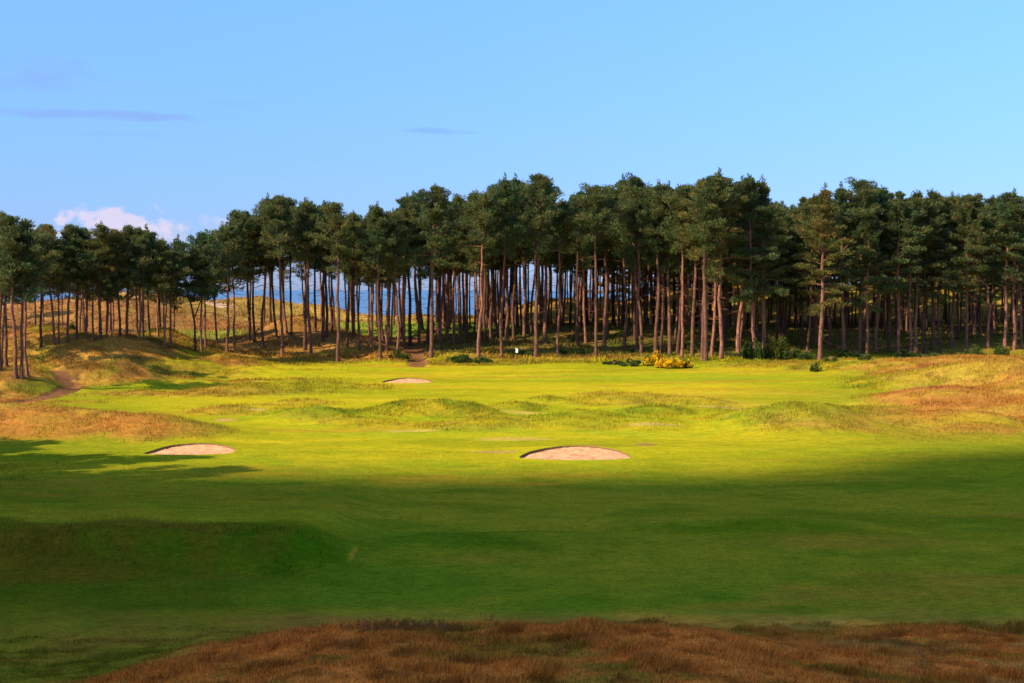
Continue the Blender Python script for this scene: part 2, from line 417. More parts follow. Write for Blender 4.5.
# ------------------------------------------------------------------ mesh helpers
def mesh_from(name, verts, faces_flat, nper, mats, attr=None, midx=None, smooth=False):
    """verts (n,3); faces_flat list/array of vertex ids; nper verts per face (int)"""
    verts = np.asarray(verts, np.float32); ff = np.asarray(faces_flat, np.int32).ravel()
    nf = len(ff) // nper
    me = bpy.data.meshes.new(name)
    me.vertices.add(len(verts)); me.vertices.foreach_set('co', verts.ravel())
    me.loops.add(len(ff)); me.loops.foreach_set('vertex_index', ff)
    me.polygons.add(nf)
    me.polygons.foreach_set('loop_start', np.arange(0, nf * nper, nper, dtype=np.int32))
    if smooth: me.polygons.foreach_set('use_smooth', np.ones(nf, bool))
    for m in mats: me.materials.append(m)
    if midx is not None: me.polygons.foreach_set('material_index', np.asarray(midx, np.int32))
    me.update(calc_edges=True)
    if attr is not None:
        a = me.attributes.new('cover', 'FLOAT_COLOR', 'POINT')
        col = np.ones((len(verts), 4), np.float32); col[:, :3] = attr
        a.data.foreach_set('color', col.ravel())
    me.validate()
    return me


def link(name, me, parent=None, loc=None):
    o = bpy.data.objects.new(name, me); COL.objects.link(o)
    if parent is not None: o.parent = parent
    if loc is not None: o.location = loc
    return o


def tag(o, label=None, cat=None, group=None, kind=None):
    if label: o['label'] = label
    if cat: o['category'] = cat
    if group: o['group'] = group
    if kind: o['kind'] = kind
    return o


def tube(pts, radii, k=7):
    """returns verts, quads for a tapered tube"""
    pts = np.asarray(pts, float); n = len(pts)
    d = np.gradient(pts, axis=0); d /= np.linalg.norm(d, axis=1)[:, None] + 1e-9
    ref = np.where(np.abs(d[:, 2:3]) > .9, np.array([[1., 0, 0]]), np.array([[0, 0, 1.]]))
    u = np.cross(d, ref); u /= np.linalg.norm(u, axis=1)[:, None] + 1e-9
    for i in range(1, n):
        uu = u[i - 1] - d[i] * np.dot(u[i - 1], d[i]); u[i] = uu / (np.linalg.norm(uu) + 1e-9)
    v = np.cross(d, u)
    a = np.arange(k) / k * 2 * PI
    ring = pts[:, None] + np.asarray(radii)[:, None, None] * (u[:, None] * np.cos(a)[None, :, None] + v[:, None] * np.sin(a)[None, :, None])
    V = ring.reshape(-1, 3)
    q = []
    for i in range(n - 1):
        for j in range(k):
            q.append((i * k + j, i * k + (j + 1) % k, (i + 1) * k + (j + 1) % k, (i + 1) * k + j))
    return V, np.array(q)


class Acc:
    def __init__(s): s.v = []; s.f = []; s.n = 0; s.m = []
    def add(s, V, Q, mi=0):
        s.v.append(V); s.f.append(np.asarray(Q) + s.n); s.n += len(V); s.m.append(np.full(len(Q), mi))
    def mesh(s, name, mats, smooth=False, attr=None):
        return mesh_from(name, np.concatenate(s.v), np.concatenate(s.f), 4, mats, attr, np.concatenate(s.m), smooth)


def sprays(P, Dv, length, width, r):
    """needle sprays: one narrow quad per point P along Dv"""
    n = len(P)
    Dv = Dv / (np.linalg.norm(Dv, axis=1)[:, None] + 1e-9)
    rr = r.normal(size=(n, 3)); s = np.cross(Dv, rr); s /= np.linalg.norm(s, axis=1)[:, None] + 1e-9
    L = np.asarray(length)[:, None]; W = np.asarray(width)[:, None]
    base = P - Dv * L * .35; tip = P + Dv * L * .65; mid = P + Dv * L * .15
    V = np.stack([base, mid + s * W * .5, tip, mid - s * W * .5], axis=1).reshape(-1, 3)
    Q = np.arange(4 * n).reshape(n, 4)
    return V, Q


# ------------------------------------------------------------------ pines
def build_pine(seed, Ht, cb, R, style='open', fork=None, bend=None, dens=1.0, leaf=1.0, snags=8):
    r = np.random.default_rng(seed)
    tr = Acc(); lf = Acc()
    nseg = 12
    fr = np.linspace(0, 1, nseg + 1)
    wob = np.cumsum(r.normal(0, .012, (nseg + 1, 2)), axis=0) * Ht * .35
    if bend is not None:
        wob[:, 0] += np.interp(fr, bend[0], bend[1])
    wob -= wob[0]
    r0 = .0106 * Ht * r.uniform(.8, 1.15)
    trunk = np.column_stack([wob[:, 0], wob[:, 1], fr * Ht * .97])
    trunk[0, 2] = -.5
    rad = r0 * np.interp(fr, [0, .04, .5, .85, 1], [1.35, 1.0, .72, .38, .10])
    tr.add(*tube(trunk, rad, 9))
    stems = [(trunk, 1.0, 0.0)]
    if fork is not None:
        f0, dx, dz = fork
        p0 = np.array([np.interp(f0, fr, trunk[:, i]) for i in range(3)])
        t = np.linspace(0, 1, 8)
        top = np.array([dx, r.uniform(-.5, .5), Ht * .93 * dz])
        pts = p0[None] + (top - p0)[None] * t[:, None]
        pts[:, 0] += np.sin(t * PI) * dx * .25
        tr.add(*tube(pts, r0 * np.interp(t, [0, 1], [.62, .08]), 7))
        stems.append((pts, .75, 1.0))

    def at(st, z):
        return np.array([np.interp(z, st[:, 2], st[:, 0]), np.interp(z, st[:, 2], st[:, 1]), z])

    def clump(c, rx, rz, k, outward):
        u = r.normal(size=(k, 3)); u /= np.linalg.norm(u, axis=1)[:, None]
        rr = r.uniform(.25, 1, (k, 1)) ** .6
        P = c + u * rr * np.array([rx, rx, rz])
        D = u * np.array([1, 1, .5]) + np.array([0, 0, .75]) + outward * .5 + r.normal(0, .35, (k, 3))
        V, Q = sprays(P, D, r.uniform(.24, .46, k) * leaf, r.uniform(.06, .12, k) * leaf, r)
        lf.add(V, Q)

    for st, sc, isf in stems:
        z0 = Ht * cb if not isf else max(Ht * cb, st[0, 2] + 1)
        z1 = st[-1, 2]
        nl = int((30 if style != 'layered' else 36) * sc)
        az = r.uniform(0, 6)
        for i in range(nl):
            t = (i + r.uniform(0, .9)) / nl
            if style == 'layered': t = t ** .9
            z = z0 + (z1 - z0) * t
            az += 2.4 + r.normal(0, .5)
            if style == 'open':
                prof = np.interp(t, [0, .12, .35, .6, .85, 1], [.45, .80, 1.0, .82, .42, .10])
            elif style == 'layered':
                prof = np.interp(t, [0, .15, .40, .7, .9, 1], [.80, 1.05, 1.0, .68, .32, .10])
            else:
                prof = np.interp(t, [0, .2, .5, .8, 1], [.4, .8, .95, .7, .2])
            Ln = R * prof * r.uniform(.45, 1.28) * (sc ** .5)
            el = math.radians(np.interp(t, [0, .4, 1], [-4 if style != 'layered' else -14, 22, 62]) + r.normal(0, 7))
            s = at(st, z)
            d = np.array([math.cos(az) * math.cos(el), math.sin(az) * math.cos(el), math.sin(el)])
            tt = np.linspace(0, 1, 5)
            droop = -.10 if style == 'layered' and t < .45 else .12
            pts = s + d * Ln * tt[:, None] + np.array([0, 0, 1]) * (Ln * droop * tt ** 2)[:, None] + np.cumsum(r.normal(0, .03, (5, 3)), axis=0) * Ln
            pts[0] = s
            lr = max(.018, rad[0] * .30 * (1 - t * .6))
            tr.add(*tube(pts, lr * np.interp(tt, [0, 1], [1, .22]), 4))
            out = np.array([math.cos(az), math.sin(az), 0])
            nc = max(2, int((4 + Ln / .55) * (.55 if t < .22 else 1)))
            lo = .22 if style != 'layered' else .30
            for q in range(nc):
                f = lo + (1.05 - lo) * (q + r.uniform(.1, .9)) / nc
                c = np.array([np.interp(f, tt, pts[:, j]) for j in range(3)])
                c += np.array([-d[1], d[0], 0]) * r.normal(0, .20) * Ln + np.array([0, 0, r.uniform(0, .25)])
                rx = r.uniform(.28, .80) * (Ht / 18) ** .5 * np.interp(t, [0, .8, 1], [1, .95, .65])
                clump(c, rx, rx * (r.uniform(.55, .9) if style != 'layered' else r.uniform(.30, .6)), int(80 * dens * r.uniform(.7, 1.3) * rx / .6), out)
        for q in range(random.Random(seed).choice((2, 3, 4))):
            clump(st[-1] + np.array([r.normal(0, .12), r.normal(0, .12), -.3 + q * .42]), .36 - .06 * q, .42, int(26 * dens), np.array([0, 0, 1.]))
        # leader shoots that ragged the top
        for q in range(13):
            a = r.uniform(0, 2 * PI); rr_ = r.uniform(0, .5) * R
            c = st[-1] + np.array([math.cos(a) * rr_, math.sin(a) * rr_, -.25 - rr_ * 1.5 + r.uniform(-.5, .6)])
            clump(c, .27, .75, int(34 * dens), np.array([0, 0, 1.]))
    # dead stubs below the crown
    for i in range(snags):
        z = Ht * r.uniform(cb * .35, cb * 1.02); s = at(trunk, z); a = r.uniform(0, 2 * PI); Ln = r.uniform(.4, 2.0)
        el = r.uniform(-.35, .45)
        d = np.array([math.cos(a) * math.cos(el), math.sin(a) * math.cos(el), math.sin(el)])
        tt = np.linspace(0, 1, 4)
        pts = s + d * Ln * tt[:, None] + r.normal(0, .06, (4, 3)) * tt[:, None] * Ln
        pts[:, 2] -= tt ** 2 * Ln * .15
        tr.add(*tube(pts, np.interp(tt, [0, 1], [.035, .008]), 4))
    return tr, lf


VAR = {}


def variant(key, **kw):
    tr, lf = build_pine(**kw)
    VAR[key] = (tr.mesh('trunk', [M_BARK], smooth=True), lf.mesh('crown', [M_NEEDLE]), kw['Ht'], kw.get('R'))


for i in range(5):
    variant(('A', i), seed=100 + i, Ht=20, cb=.57 + .045 * (i % 3), R=2.55 + .3 * (i % 3), style='open', dens=.90, snags=16)
for i in range(4):
    variant(('B', i), seed=200 + i, Ht=14, cb=.49, R=2.5 + .3 * (i % 2), style='open', dens=.72, snags=7)
for i in range(5):
    variant(('C', i), seed=300 + i, Ht=20, cb=.32 + .05 * (i % 3), R=3.1 + .25 * (i % 3), style='layered', dens=1.0, snags=6)
for i in range(3):
    variant(('D', i), seed=400 + i, Ht=18, cb=.48, R=2.3, style='slim', dens=.75, snags=9)
variant(('Y', 0), seed=501, Ht=14, cb=.45, R=2.8, style='open', fork=(.30, 1.6, 1.0), dens=1.0, bend=([0, .3, .6, 1], [0, -.25, -1.1, -1.9]))
variant(('Y', 1), seed=502, Ht=13, cb=.45, R=2.6, style='open', fork=(.42, -1.3, .98), dens=1.0)
variant(('Z', 0), seed=503, Ht=20, cb=.55, R=4.0, style='open', dens=1.1, bend=([0, .25, .42, .50, .6, 1], [0, .3, -.1, -1.2, -1.9, -1.7]))
variant(('T', 0), seed=504, Ht=20, cb=.50, R=3.5, style='layered', dens=.95, snags=14)
variant(('T', 1), seed=505, Ht=22, cb=.56, R=3.4, style='layered', dens=.85, snags=22)


def place_pine(key, x, y, Ht, rz=0, lean=(0, 0), wide=1.0, thick=1.0, label=None, group=None):
    tm, cm, h0, _ = VAR[key]
    root = bpy.data.objects.new('pine_tree', None); COL.objects.link(root)
    root.empty_display_size = .5
    z = float(H(np.array([x]), np.array([y]))[0])
    root.location = (x, y, z)
    s = Ht / h0
    root.rotation_euler = (math.radians(lean[1]), math.radians(lean[0]), rz)
    root.rotation_mode = 'ZYX' if False else 'XYZ'
    root.scale = (s * wide, s * wide, s)
    link('trunk', tm, root).scale = (thick / wide if wide else 1,) * 2 + (1,) if False else (1, 1, 1)
    link('crown', cm, root)
    tag(root, label, 'pine tree', group)
    return root


def ground_hit(px, py):
    """walk the sight line through a pixel to where it meets the ground"""
    kx, kz = ray(px, py)
    y = np.arange(95, 330, .1)
    d = H(kx * y, y) - (CAM_Z + kz * y)
    idx = np.nonzero(d > 0)[0]
    yy = y[idx[0]] if len(idx) else 200.
    return kx * yy, yy


def z_of_row(px, py, D):
    return CAM_Z + ray(px, py)[1] * D


SKX = [-200, 0, 15, 40, 60, 90, 130, 158, 175, 190, 230, 262, 280, 310, 335, 350, 362, 395, 429, 450, 470, 500, 533, 550, 560, 580, 605, 620, 637, 655, 675, 700, 720, 740, 755, 775, 790, 805, 830, 850, 860, 880, 890, 920, 950, 985, 1010, 1024, 1300]
SKY_ = [215, 215, 218, 230, 229, 229, 226, 237, 258, 242, 217, 199, 197, 200, 200, 212, 215, 206, 188, 201, 191, 183, 174, 190, 196, 184, 184, 181, 178, 188, 188, 171, 176, 180, 176, 191, 196, 188, 186, 193, 181, 181, 189, 189, 191, 191, 196, 200, 205]

# front pines read off the photograph: foot px, foot row, variant family, extra
FRONT = [
    (1, 371, 'B'), (7, 367, 'B'), (16, 378, 'A'), (22, 379, 'B'), (28, 377, 'B'),
    (41, 347, 'B'), (54, 345, 'B'), (59, 344, 'B'), (68, 342, 'B'), (77, 340, 'B'), (86, 339, 'B'), (93, 339, 'B'), (101, 339, 'A'), (107, 338, 'B'), (112, 337, 'Y1'), (120, 337, 'B'), (127, 336, 'B'),
    (139, 338, 'B'), (144, 340, 'B'), (150, 338, 'Y1'), (158, 338, 'B'), (164, 347, 'B'), (171, 344, 'B'),
    (196, 351, 'Y0'), (202, 352, 'B'), (206, 349, 'B'), (217, 345, 'Y1'), (227, 352, 'B'), (234, 350, 'B'),
    (249, 341, 'B'), (254, 342, 'B'), (263, 348, 'A'), (277, 338, 'D'), (282, 356, 'A'), (287, 333, 'D'), (291, 334, 'A'),
    (305, 350, 'A'), (311, 354, 'A'), (315, 332, 'D'), (323, 342, 'A'), (327, 337, 'D'), (332, 333, 'A'), (338, 362, 'A'), (348, 348, 'A', -3.5), (353, 337, 'D'), (359, 350, 'A'),
    (372, 351, 'B'), (381, 359, 'A'), (387, 352, 'D'), (397, 358, 'A'), (404, 345, 'D'), (410, 346, 'A'), (419, 344, 'A'),
    (431, 358, 'T0'), (440, 352, 'A', 1.5), (448, 339, 'D'), (454, 344, 'A'), (461, 344, 'D'), (467, 338, 'A'),
    (479, 358, 'A'), (485, 342, 'D'), (491, 341, 'A'), (502, 357, 'A'), (507, 339, 'D'), (514, 341, 'A'), (524, 341, 'D'),
    (536, 357, 'A'), (544, 344, 'D'), (558, 355, 'A'), (578, 347, 'A'), (586, 344, 'D'), (596, 358, 'A', -.8), (604, 347, 'A', -.8),
    (624, 348, 'A'), (637, 351, 'D'), (641, 353, 'A'), (655, 356, 'A', -.4), (660, 355, 'D'), (670, 355, 'A', -.5), (677, 355, 'D'), (682, 358, 'A', -.5),
    (692, 356, 'A'), (702, 360, 'T1', -1.0), (706, 361, 'A', -1.2), (711, 357, 'D'), (721, 358, 'C'),
    (739, 358, 'C'), (755, 359, 'C', -2.8), (764, 359, 'C', -.3), (807, 352, 'C'), (820, 361, 'C'), (829, 352, 'A'),
    (844, 355, 'C'), (859, 356, 'A'), (867, 358, 'C'), (876, 353, 'D'), (889, 352, 'C'), (898, 357, 'C'),
    (910, 355, 'A'), (916, 353, 'D'), (924, 353, 'C'), (932, 350, 'D'), (940, 353, 'C'), (951, 348, 'A'), (966, 351, 'C'), (988, 348, 'Z0'), (1005, 350, 'A'), (1014, 349, 'C'), (1022, 349, 'C'),
]
ORD = ['first', 'second', 'third', 'fourth', 'fifth', 'sixth', 'seventh', 'eighth', 'ninth', 'tenth', 'eleventh', 'twelfth']
CLUSTERS = [
    (-20, 34, 'in dark clump at the left edge', 'pines at the left edge'),
    (35, 132, 'in row below the pink cloud', 'pines behind the left mound'),
    (133, 178, 'in clump left of the sea gap', 'pines beside the open gap'),
    (179, 240, 'inside the open sea gap', 'pines in the open gap'),
    (241, 298, 'on the rusty dune\'s left half', 'pines on the rusty dune'),
    (299, 366, 'on the rusty dune\'s right half', 'pines on the rusty dune'),
    (367, 424, 'just left of the red dirt track', 'pines beside the dirt track'),
    (425, 472, 'just right of the red dirt track', 'pines beside the dirt track'),
    (473, 530, 'round the white golf flag', 'pines round the flag'),
    (531, 615, 'between the golf flag and the yellow gorse', 'pines between flag and gorse'),
    (616, 686, 'directly behind the yellow gorse', 'pines behind the gorse'),
    (687, 730, 'just right of the yellow gorse', 'pines right of the gorse'),
    (731, 832, 'behind pale grass right of gorse', 'pines on the right'),
    (833, 903, 'above small shrubs on the right', 'pines on the right'),
    (904, 1040, 'above the rusty hillside, right edge', 'pines at the right edge'),
]
taken = []
cnt = {}
SPECIAL = {196: 'dark pine forked low into a Y, leaning left in the open sea gap', 988: 'pine with a pale bent trunk kinking left, near the right edge',
           431: 'tall pine with a flat layered crown beside the red dirt track', 702: 'tallest pine with a pointed ragged top, pale trunk with dead limbs, right of gorse',
           536: 'thick straight pine topping the skyline just right of the flag', 348: 'slanting pine leaning left on the rusty dune\'s right shoulder',
           755: 'pale leaning pine trunk right of the gorse, at the lawn\'s edge', 338: 'lowest-standing pine at the foot of the rusty dune', 820: 'dark thick pine with low sweeping branches, right of the leaning pale trunk'}
CROWN_PEAK = {101: 226, 142: 226, 231: 217, 431: 187, 536: 174, 702: 180, 641: 177, 16: 216, 263: 199, 282: 197, 338: 203, 755: 176}
for i, it in enumerate(FRONT):
    px, row, fam = it[:3]; lean = it[3] if len(it) > 3 else random.gauss(0, .7)
    x, y = ground_hit(px, row)
    zg = float(H(np.array([x]), np.array([y]))[0])
    toprow = CROWN_PEAK.get(px, np.interp(px, SKX, SKY_) + abs(random.gauss(0, 12)) - 3)
    Ht = (z_of_row(px, toprow - 1, y) - zg)
    if fam[-1].isdigit(): key = (fam[0], int(fam[1]))
    else: key = (fam, random.randrange({'A': 5, 'B': 4, 'C': 5, 'D': 3}[fam]))
    if fam == 'Z0' or fam[0] == 'Y': rz = 0
    else: rz = random.uniform(0, 2 * PI)
    for a, b, ph, grp in CLUSTERS:
        if a <= px <= b:
            k = cnt.get(a, 0); cnt[a] = k + 1
            look = {'A': 'tall bare-trunked', 'B': 'short bushy', 'C': 'broad low-branched', 'D': 'slim shaded', 'Y': 'forked', 'Z': 'bent', 'T': 'tall layered'}[fam[0]]
            lab = f'{look} pine, {ORD[k]} from left {ph}'
            break
    lab = SPECIAL.get(px, lab)
    w = 1.0 if Ht > 15 else 1.05
    place_pine(key, x, y, Ht, rz, (lean, random.gauss(0, .6)), w * random.uniform(.92, 1.1), label=lab, group=grp)
    taken.append((x, y))

# pines further back in the wood
ZONES = [(-60, 34, 10, 26, 8, 'B', 'pine in the thin row behind the dark left-edge clump', 2.8),
         (35, 132, 8, 30, 14, 'B', 'pine further back behind the row over the left mound', 2.6),
         (133, 178, 6, 26, 8, 'B', 'pine trunk further back, left of the open sea gap', 2.6),
         (241, 366, 6, 30, 14, 'D', 'pine further back behind the rust-coloured dune clump', 2.4),
         (367, 424, 6, 34, 12, 'D', 'pine deeper in the wood left of the dirt track', 2.4),
         (425, 530, 8, 40, 26, 'D', 'pine deeper in the wood between dirt track and flag', 2.3),
         (531, 615, 8, 46, 24, 'D', 'shaded pine deeper in the wood between flag and gorse', 2.3),
         (616, 730, 6, 52, 32, 'D', 'shaded pine deeper in the wood behind the yellow gorse', 2.3),
         (731, 903, 6, 60, 36, 'C', 'shaded pine deeper in the wood right of the gorse', 2.4),
         (904, 1060, 6, 60, 30, 'C', 'shaded pine deeper in the wood at the right edge', 2.4)]
for a, b, d0, d1, n, fam, lab, sep in ZONES:
    made = 0; tries = 0
    while made < n and tries < 4000:
        tries += 1
        px = random.uniform(a, b)
        near = min(FRONT, key=lambda t: abs(t[0] - px))
        x0, y0 = ground_hit(px, near[1])
        y = y0 + random.uniform(d0, d1); x = px2x(px, y)
        if min((x - u) ** 2 + (y - v) ** 2 for u, v in taken) < sep ** 2: continue
        if 405 < px < 428 and y < 185: continue
        zg = float(H(np.array([x]), np.array([y]))[0])
        top = np.interp(px, SKX, SKY_) + random.uniform(4, 26)
        Ht = min(z_of_row(px, top, y) - zg, 24)
        f = fam if random.random() < .7 else ('A' if fam != 'B' else 'B')
        place_pine((f, random.randrange({'A': 5, 'B': 4, 'C': 5, 'D': 3}[f])), x, y, Ht, random.uniform(0, 2 * PI), (random.gauss(0, 1.1), random.gauss(0, 1.1)), random.uniform(.85, 1.1), label=lab, group='pines' + lab.split('pine', 1)[1])
        taken.append((x, y)); made += 1
NPINES = len(taken)

# ------------------------------------------------------------------ ground sheet
def ygrid():
    ys = [-4000, -1500, -600, -300, -180, -120]
    y = -90.
    while y < 12: ys.append(y); y += 1.5
    while y < 40: ys.append(y); y += .13
    while y < 100: ys.append(y); y += .17
    while y < 170: ys.append(y); y += .26
    while y < 270: ys.append(y); y += .5
    while y < 420: ys.append(y); y += 3
    ys += [450, 520, 700, 1200, 4000]
    return np.array(ys)


ys = ygrid(); NU = 760
u = np.linspace(-1, 1, NU)
Y, U = np.meshgrid(ys, u, indexing='ij')
half = np.clip(.42 * np.abs(Y) + 6, 14, 400)
X = U * half * 1.0
e = np.clip(np.abs(U) - .86, 0, 1) / .14
X = X + np.sign(U) * (e ** 3) * (60 + e ** 4 * 3000)
Z = H(X, Y)
for b in BUNKERS:       # open a pit that the finely shaped bunker fills
    d = np.hypot((X - b['x']) / (b['a'] + 1.15), (Y - b['D'] - (b['bf'] - b['bn']) / 2) / ((b['bf'] + b['bn']) / 2 + 1.0))
    Z = Z - 1.6 * (1 - sstep(.80, .93, d))
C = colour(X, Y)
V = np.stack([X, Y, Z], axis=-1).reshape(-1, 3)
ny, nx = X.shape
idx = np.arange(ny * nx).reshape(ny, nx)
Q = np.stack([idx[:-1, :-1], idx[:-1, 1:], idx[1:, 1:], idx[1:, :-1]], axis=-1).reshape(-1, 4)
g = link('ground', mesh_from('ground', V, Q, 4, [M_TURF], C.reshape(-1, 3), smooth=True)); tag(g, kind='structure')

# sea
sv = np.array([(-30000, 250, -8), (30000, 250, -8), (30000, 60000, -8), (-30000, 60000, -8)], float)
tag(link('sea', mesh_from('sea', sv, [0, 1, 2, 3], 4, [M_SEA])), kind='structure')

# ------------------------------------------------------------------ bunkers
BL = ['round sand bunker on the left fairway below the orange-tufted mound', 'largest sand bunker in the middle, at the edge of the shade', 'small far sand bunker beside the green, near the dirt track']
for b, lab in zip(BUNKERS, BL):
    r = np.random.default_rng(b['seed'])
    nt_ = 160; th = np.arange(nt_) / nt_ * 2 * PI
    ph = r.uniform(0, 6, 4)
    wob = 1 + .030 * np.sin(2 * th + ph[0]) + .022 * np.sin(3 * th + ph[1]) + .012 * np.sin(7 * th + ph[2]) + .006 * r.normal(size=nt_)
    ex = np.cos(th) * b['a'] * wob; s_ = np.sin(th)
    ey = np.where(s_ > 0, s_ * b['bf'], s_ * b['bn']) * wob
    back = np.clip(.5 + .5 * np.sin(th) + .0, 0, 1); leftish = np.clip(-np.cos(th), 0, 1)
    wall = .035 + .045 * back + .08 * leftish * sstep(-.2, .4, s_)
    wall = wall * (1 + .25 * r.normal(size=nt_) * .3)
    rimz = H(b['x'] + ex, b['D'] + ey)
    rings = []; cols = []
    # turf collar, from outside in
    ts = [1.62, 1.5, 1.4, 1.3, 1.22, 1.15, 1.1, 1.06, 1.03, 1.0]
    for t in ts:
        xx = b['x'] + ex * 1 + (t - 1) * np.cos(th) * 2.6; yy = b['D'] + ey + (t - 1) * np.sin(th) * 2.6
        zz = H(xx, yy) + .004 + .03 * np.exp(-((t - 1.03) / .05) ** 2) - (.02 if t == 1.62 else 0)
        rings.append(np.column_stack([xx, yy, zz])); cols.append(colour(xx, yy))
    V = np.concatenate(rings); Cc = np.concatenate(cols)
    q = []
    for i in range(len(ts) - 1):
        for j in range(nt_):
            q.append((i * nt_ + j, i * nt_ + (j + 1) % nt_, (i + 1) * nt_ + (j + 1) % nt_, (i + 1) * nt_ + j))
    root = bpy.data.objects.new('sand_bunker', None); COL.objects.link(root); root.location = (b['x'], b['D'], 0)
    tag(root, lab, 'bunker', 'sand bunkers on the fairway')
    off = np.array([b['x'], b['D'], 0])
    link('turf_collar', mesh_from('turf_collar', V - off, q, 4, [M_TURF], Cc, smooth=True), root)
    # cut face + sand
    rim = rings[-1]
    foot = rim.copy(); foot[:, 2] -= wall; foot[:, :2] = np.array([b['x'], b['D']]) + (rim[:, :2] - [b['x'], b['D']]) * .985
    bul = rim.copy(); bul[:, :2] = np.array([b['x'], b['D']]) + (rim[:, :2] - [b['x'], b['D']]) * 1.0; bul[:, 2] -= wall * .5
    V = np.concatenate([rim, bul, foot]) - off
    q = [(k * nt_ + j, k * nt_ + (j + 1) % nt_, (k + 1) * nt_ + (j + 1) % nt_, (k + 1) * nt_ + j) for k in range(2) for j in range(nt_)]
    link('cut_face', mesh_from('cut_face', V, q, 4, [M_LIP], smooth=True), root)
    ts2 = np.linspace(1, 0, 16)
    rr = []
    # sand height: an even ramp between front and back rim, dished a little
    for t in ts2:
        xx = b['x'] + (foot[:, 0] - b['x']) * t; yy = b['D'] + (foot[:, 1] - b['D']) * t
        v = (yy - b['D'] + b['bn']) / (b['bf'] + b['bn'])
        zf = float(H(np.array([b['x']]), np.array([b['D'] - b['bn']]))[0]) - .05
        zb = float(H(np.array([b['x']]), np.array([b['D'] + b['bf']]))[0]) - .16
        plane = zf + (zb - zf) * v
        zz = plane * (1 - t ** 4) + foot[:, 2] * t ** 4 - .05 * (1 - t ** 2) + .012 * fbm(xx, yy, .5, 2, 77)
        rr.append(np.column_stack([xx, yy, zz]))
    V = np.concatenate(rr) - off
    q = [(k * nt_ + j, k * nt_ + (j + 1) % nt_, (k + 1) * nt_ + (j + 1) % nt_, (k + 1) * nt_ + j) for k in range(len(ts2) - 2) for j in range(nt_)]
    last = (len(ts2) - 2) * nt_
    cidx = (len(ts2) - 1) * nt_
    q += [(last + j, last + j + 1, last + (j + 2) % nt_, cidx) for j in range(0, nt_, 2)]
    link('sand', mesh_from('sand', V, q, 4, [M_SAND], smooth=True), root)

# ------------------------------------------------------------------ grasses (stuff)
def blades(name, x, y, h, w, cvar, label, lean=.35, dz=-.01, colf=None):
    n = len(x); r = rng
    z = H(x, y) + dz
    c = (colf or colour)(x, y)
    c = c * (1 + cvar * r.normal(size=(n, 1))) * np.array([1, 1, 1])
    a = r.uniform(0, 2 * PI, n); sx, sy = np.cos(a), np.sin(a)
    la = r.uniform(0, 2 * PI, n); lm = np.abs(r.normal(0, lean, n)) * h
    B = np.stack([x, y, z], 1); S = np.stack([sx, sy, 0 * sx], 1) * (w / 2)[:, None]
    T = B + np.stack([np.cos(la) * lm + .12 * h, np.sin(la) * lm, h], 1)
    Mi = B * .45 + T * .55 + np.stack([0 * h, 0 * h, h * .10], 1)
    Vv = np.stack([B - S, B + S, Mi + S * .8, T, Mi - S * .8], 1).reshape(-1, 3)
    cc = np.repeat(np.clip(c, .004, .95), 5, axis=0)
    f = np.arange(5 * n).reshape(n, 5)
    o = link(name, mesh_from(name, Vv, f, 5, [M_BLADE], cc)); tag(o, label, 'grass', kind='stuff'); return o


def scatter(n, y0, y1, s0=-.40, s1=.40, maskf=None, clump=0, pw=1.0):
    """n points between two distances inside the viewed fan, kept by mask"""
    yy = np.sqrt(rng.uniform(y0 ** 2, y1 ** 2, n)); xx = rng.uniform(s0, s1, n) * yy
    if clump:
        k = fbm(xx, yy, clump, 2, 91)
        keep = rng.uniform(size=n) < sstep(-.35, .45, k) * .85 + .15
        xx, yy = xx[keep], yy[keep]
    if maskf is not None:
        keep = rng.uniform(size=len(xx)) < maskf(xx, yy)
        xx, yy = xx[keep], yy[keep]
    m = np.ones(len(xx), bool)
    for b in BUNKERS:
        m &= np.hypot((xx - b['x']) / (b['a'] + .15), (yy - b['D'] - .8) / (b['bf'] + .1)) > 1
    m &= path_mask(xx, yy) < .4
    return xx[m], yy[m]


xx, yy = scatter(420000, 37, 74, -.40, .40, maskf=lambda a, b: 1 - rough_mask(a, b) * .8)
blades('mown_grass', xx, yy, rng.uniform(.015, .045, len(xx)), rng.uniform(.008, .016, len(xx)), .20, 'short mown fairway grass', .6)
# brown fescue on the near dune
xx, yy = scatter(800000, 17, 37, -.42, .42, maskf=lambda a, b: 1 - (1 - sstep(-9.4, -5.6, a + (26 - b) * .5)) * sstep(28, 37, b + 1.5 * fbm(a, b, 1.5, 3, 95)) - (b > 35) * 1.0)
lg = 1 - sstep(-8.0, -5.2, xx + (26 - yy) * .5)
hh = rng.uniform(.04, .12, len(xx)) * (1 - .45 * lg) * (.55 + 1.3 * sstep(-.1, .6, fbm(xx, yy, .55, 3, 92)))
M_OLD = M_BLADE; M_BLADE = leaf_material('fescue_blades', attr='cover', trans=.5, rnd=False)
blades('fescue_grass', xx, yy, hh, rng.uniform(.005, .011, len(xx)), .30, 'rusty brown fescue grass covering the shaded near dune', .5)
M_BLADE = M_OLD
# long rough
xx, yy = scatter(1300000, 40, 160, maskf=lambda a, b: rough_mask(a, b) * .9, clump=1.3)
hh = rng.uniform(.06, .17, len(xx)) * (.6 + .8 * np.clip(.5 + fbm(xx, yy, 1.6, 2, 93), 0, 1)) * np.interp(yy, [40, 50, 90, 120], [.8, 1, 1.15, 1.6])
blades('rough_grass', xx, yy, hh, rng.uniform(.016, .032, len(xx)) * np.interp(yy, [40, 100, 160], [.7, 1, 1.3]), .22, 'long tufty rough grass on the sunlit hummocks round the fairway', .5)
